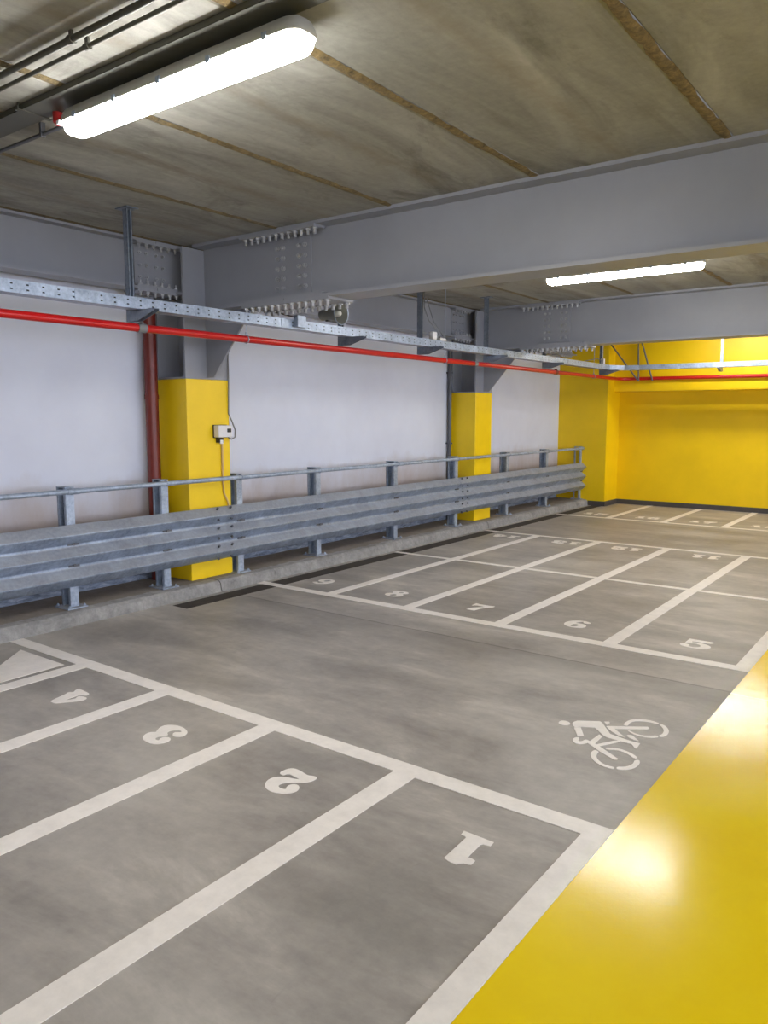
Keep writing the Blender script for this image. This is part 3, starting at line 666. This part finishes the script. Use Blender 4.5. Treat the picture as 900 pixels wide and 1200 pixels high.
MB().box(TX-.05, TX+.0, 12.43, 12.50, 2.443, 2.53, bev=.005).build('box_body', M_whitep, t)
b = MB(); b.tube([(TX-.03, 12.46, 2.53), (TX-.03, 12.46, 3.05)], .004, 6); b.build('cable', M_whitep, t)
b = MB(); b.tube([(TX-.03, 12.43, 2.49), (TX-.03, 12.25, 2.52), (-4.93, 11.95, 2.47)], .006, 6); b.build('cable', M_greyc, t)

# switch box on the column
t = thing('switch_box', (-5.55, 4.88, 1.46), 'small white switch box on the yellow column with a grey cable loop', 'switch box')
MB().box(-5.549, -5.535, 4.80, 4.96, 1.40, 1.52).build('back_plate', M_black, t)
MB().box(-5.535, -5.470, 4.80, 4.965, 1.405, 1.515, bev=.006).build('box_body', M_whitep, t)
MB().box(-5.4705, -5.462, 4.905, 4.95, 1.45, 1.485, bev=.003).build('lens', M_black, t)
b = MB(); b.box(-5.549, -5.50, 4.835, 4.885, 1.355, 1.400); b.build('plug', M_black, t)
b = MB(); b.box(-5.51, -5.499, 4.845, 4.88, 1.345, 1.38); b.build('plug_cap', M_whitep, t)
b = MB(); b.tube([(-5.535, 4.995, 2.30), (-5.535, 4.995, 1.95), (-5.54, 4.99, 1.62), (-5.53, 5.02, 1.55), (-5.52, 5.05, 1.47), (-5.515, 5.04, 1.40), (-5.51, 4.99, 1.385), (-5.505, 4.95, 1.40), (-5.505, 4.94, 1.41)], .006, 8); b.build('cable', M_greyc, t)
b = MB(); b.tube([(-5.54, 4.90, 1.405), (-5.54, 4.90, .98)], .011, 8); b.tube([(-5.54, 4.90, .99), (-5.54, 4.91, .88), (-5.535, 4.95, .80), (-5.53, 4.965, .70), (-5.53, 4.965, .5)], .009, 8); b.build('conduit', M_pink, t)['label'] = 'pale conduit running down the column'

# ------------------------------------------------------------------ ceiling services above the near bay
tr = thing('lighting_trunking', (-3, 2.17, 3.06), 'grey cable trunking crossing the ceiling above the nearer tube light', 'trunking')
b = MB(); z0 = 3.060; t0, t1 = 2.104, 2.240
b.box(-5.9, RX-.1, t0, t1, z0, z0+.002); b.box(-5.9, RX-.1, t0, t0+.002, z0, z0+.026); b.box(-5.9, RX-.1, t1-.002, t1, z0, z0+.026); b.build('channel', M_trunk, tr)
for k in range(4):
    b = MB(); b.tube([(-5.9, t0+.025+k*.026, z0+.012), (-3, t0+.027+k*.026, z0+.013), (1, t0+.025+k*.026, z0+.011), (RX-.1, t0+.025+k*.026, z0+.012)], .009, 8)
    b.build('cable', M_black, tr)
for xx in (-5.4, -4.42, -3.75, -1.85, -.6, 1.2, 3.0, 5.0):
    b = MB(); b.box(xx-.016, xx+.016, t0-.02, t1+.02, z0-.004, z0-.0005); b.cyl((xx, t0-.012, z0-.006), (xx, t0-.012, CZ-.0005), .004, 8); b.cyl((xx, t1+.012, z0-.006), (xx, t1+.012, CZ-.0005), .004, 8); b.build('hanger', M_trunk, tr)
tc = thing('conduit_run', (-3.3, 2.30, 3.033), 'thin dark conduit beside the trunking left of the nearer tube light', 'conduit')
MB().cyl((-5.9, 2.30, 3.033), (-3.66, 2.30, 3.033), .010, 10).build('conduit', M_dpipe, tc)
for xx in (-4.42, -3.9): MB().box(xx-.01, xx+.01, 2.288, 2.312, 3.02, CZ-.0005).build('clip', M_dpipe, tc)
def wred(x, y, zt, label):
    t = thing('red_indicator', (x, y, zt), label, 'indicator', 'small red and white fittings on the trunking')
    b = MB(); b.cyl((x, y, zt-.045), (x, y, zt), .024, 16); b.cyl((x, y, zt-.045), (x, y, zt-.057), .021, 16, r2=.014); b.build('body', M_dred, t)
    MB().box(x+.010, x+.038, y-.018, y+.015, zt-.062, zt-.042, bev=.004).build('tip', M_whitep, t)
wred(-3.63, 2.225, 3.056, 'small red and white fitting at the left end of the nearer tube light')
wred(-4.47, 2.31, 3.033, 'small red and white fitting at the left edge of the ceiling')
for k, (yy, zz, r) in enumerate(((1.885, 3.055, .013), (1.955, 3.055, .009))):
    t = thing('ceiling_conduit', (-2.6, yy-.06, zz), ('thicker' if k == 0 else 'thinner') + ' of the two parallel conduits on the ceiling at upper left', 'conduit', 'parallel conduits on the ceiling')
    MB().cyl((-5.9, yy-.035, zz), (RX-.1, yy-.035, zz), r, 12).build('tube', M_trunk, t)
    for xx in (-5.2, -3.9, -2.9, -1.6, -.2):
        b = MB(); b.cyl((xx-.014, yy-.035, zz), (xx+.014, yy-.035, zz), r+.005, 12); b.box(xx-.01, xx+.01, yy-.04, yy-.03, zz+r, CZ-.0005)
        b.build('saddle', M_trunk, t)

# ------------------------------------------------------------------ tube lights
def make_light():
    L = 1.53; W = .137; t = thing('tube_light', (0,0,0), 'x', 'ceiling light', 'long sealed tube lights')
    def plan(s, e=0):   # rounded-end outline
        pts = []; hw = W/2*s+e; hl = L/2 - (1-s)*W/2 + e; n = 10; rx = .085*s
        for cx, a0 in ((hl-rx, -PI/2), (-hl+rx, PI/2)):
            for i in range(n+1):
                a = a0 + PI*i/n; pts.append((cx+rx*math.copysign(abs(math.cos(a))**.8, math.cos(a)), hw*math.copysign(abs(math.sin(a))**.6, math.sin(a))))
        return pts
    def loft(name, levels, mat):
        b = MB(); m = None; vs = []
        for s, z in levels:
            p = plan(s); m = len(p); vs += [(x, y, z) for x, y in p]
        k = len(levels)
        b.add(vs, [(j*m+i, j*m+(i+1) % m, (j+1)*m+(i+1) % m, (j+1)*m+i) for j in range(k-1) for i in range(m)], 0, True)
        b.add(vs[:m], [tuple(range(m))]); b.add(vs[-m:], [tuple(range(m))])
        return b.build(name, mat, t)
    loft('diffuser', [(.98, 0), (.99, -.014), (.94, -.034), (.82, -.048), (.60, -.056)], M_lite)
    loft('housing', [(1.0, -.001), (1.12, -.006), (1.14, .0), (1.10, .02), (1.0, .034), (.9, .048)], M_house)
    for sx in (-.62, -.31, 0, .31, .62):
        for sy in (-1, 1):
            MB().box(sx-.012, sx+.012, sy*(W/2+.0)-.004, sy*(W/2+.014), -.016, .012).build('clip', M_galvc, t)
    for sx in (-.45, .45):
        b = MB(); b.box(sx-.015, sx+.015, -.05, .05, .0475, .052); b.cyl((sx, 0, 0.052), (sx, 0, .067), .006, 8); b.build('mount', M_galvc, t)
    return t
proto = make_light()
spots = [(-2.785, 2.245, 2.985, 'bright tube light at upper left, hung under the trunking'),
         (-2.77, 7.55, 2.985, 'bright tube light between the two cross beams'),
         (-2.77, 12.5, 2.985, 'tube light in the farthest ceiling bay, hidden behind the farther beam'),
         (3.3, 2.245, 2.985, 'added unseen tube light to the right of the viewer'), (3.3, 7.55, 2.985, 'added unseen tube light on the right between the two cross beams'),  # the right-hand row is added out of view as fill light
         (3.3, 12.5, 2.985, 'added unseen tube light on the right by the end wall'), (3.3, -2.9, 2.985, 'added unseen tube light at right behind the viewer')]
for i, (x, y, z, lab) in enumerate(spots):
    o = proto if i == 0 else copy_tree(proto)
    o.location = (x, y, z); o['label'] = lab
# rods that carry the other fittings from the ceiling
for i, (x, y, z, lab) in enumerate(spots):
    if abs(y-2.245) < .01: continue
    t = thing('light_rail', (x, y, CZ), 'slim grey rail carrying the ' + lab.split(',')[0], 'rail', 'ceiling rails of the tube lights')
    MB().box(x-.75, x+.72, y-.02, y+.02, z+.07, z+.09).build('rail', M_trunk, t)
    for s in (-.6, .6): MB().cyl((x+s, y, z+.09), (x+s, y, CZ-.0005), .006, 8).build('rod', M_galvc, t)

# ------------------------------------------------------------------ world, camera, view
w = bpy.data.worlds.new('World'); S.world = w; w.use_nodes = True
w.node_tree.nodes['Background'].inputs[0].default_value = (.8, .85, 1, 1); w.node_tree.nodes['Background'].inputs[1].default_value = 5.0  # added daylight fill, entering above the low right wall
cd = bpy.data.cameras.new('camera'); cam = bpy.data.objects.new('camera', cd); C.objects.link(cam)
cam.location = (0, 0, 1.6); cam.rotation_euler = (math.radians(90-7.071), 0, math.radians(36.72))
cd.sensor_fit = 'VERTICAL'; cd.sensor_height = 24; cd.sensor_width = 18; cd.lens = 906.7/1200*24; cd.clip_start = .05
S.camera = cam
S.view_settings.view_transform = 'Standard'; S.view_settings.look = 'None'; S.view_settings.gamma = 1; S.view_settings.use_curve_mapping = False
S.view_settings.exposure = 0.5
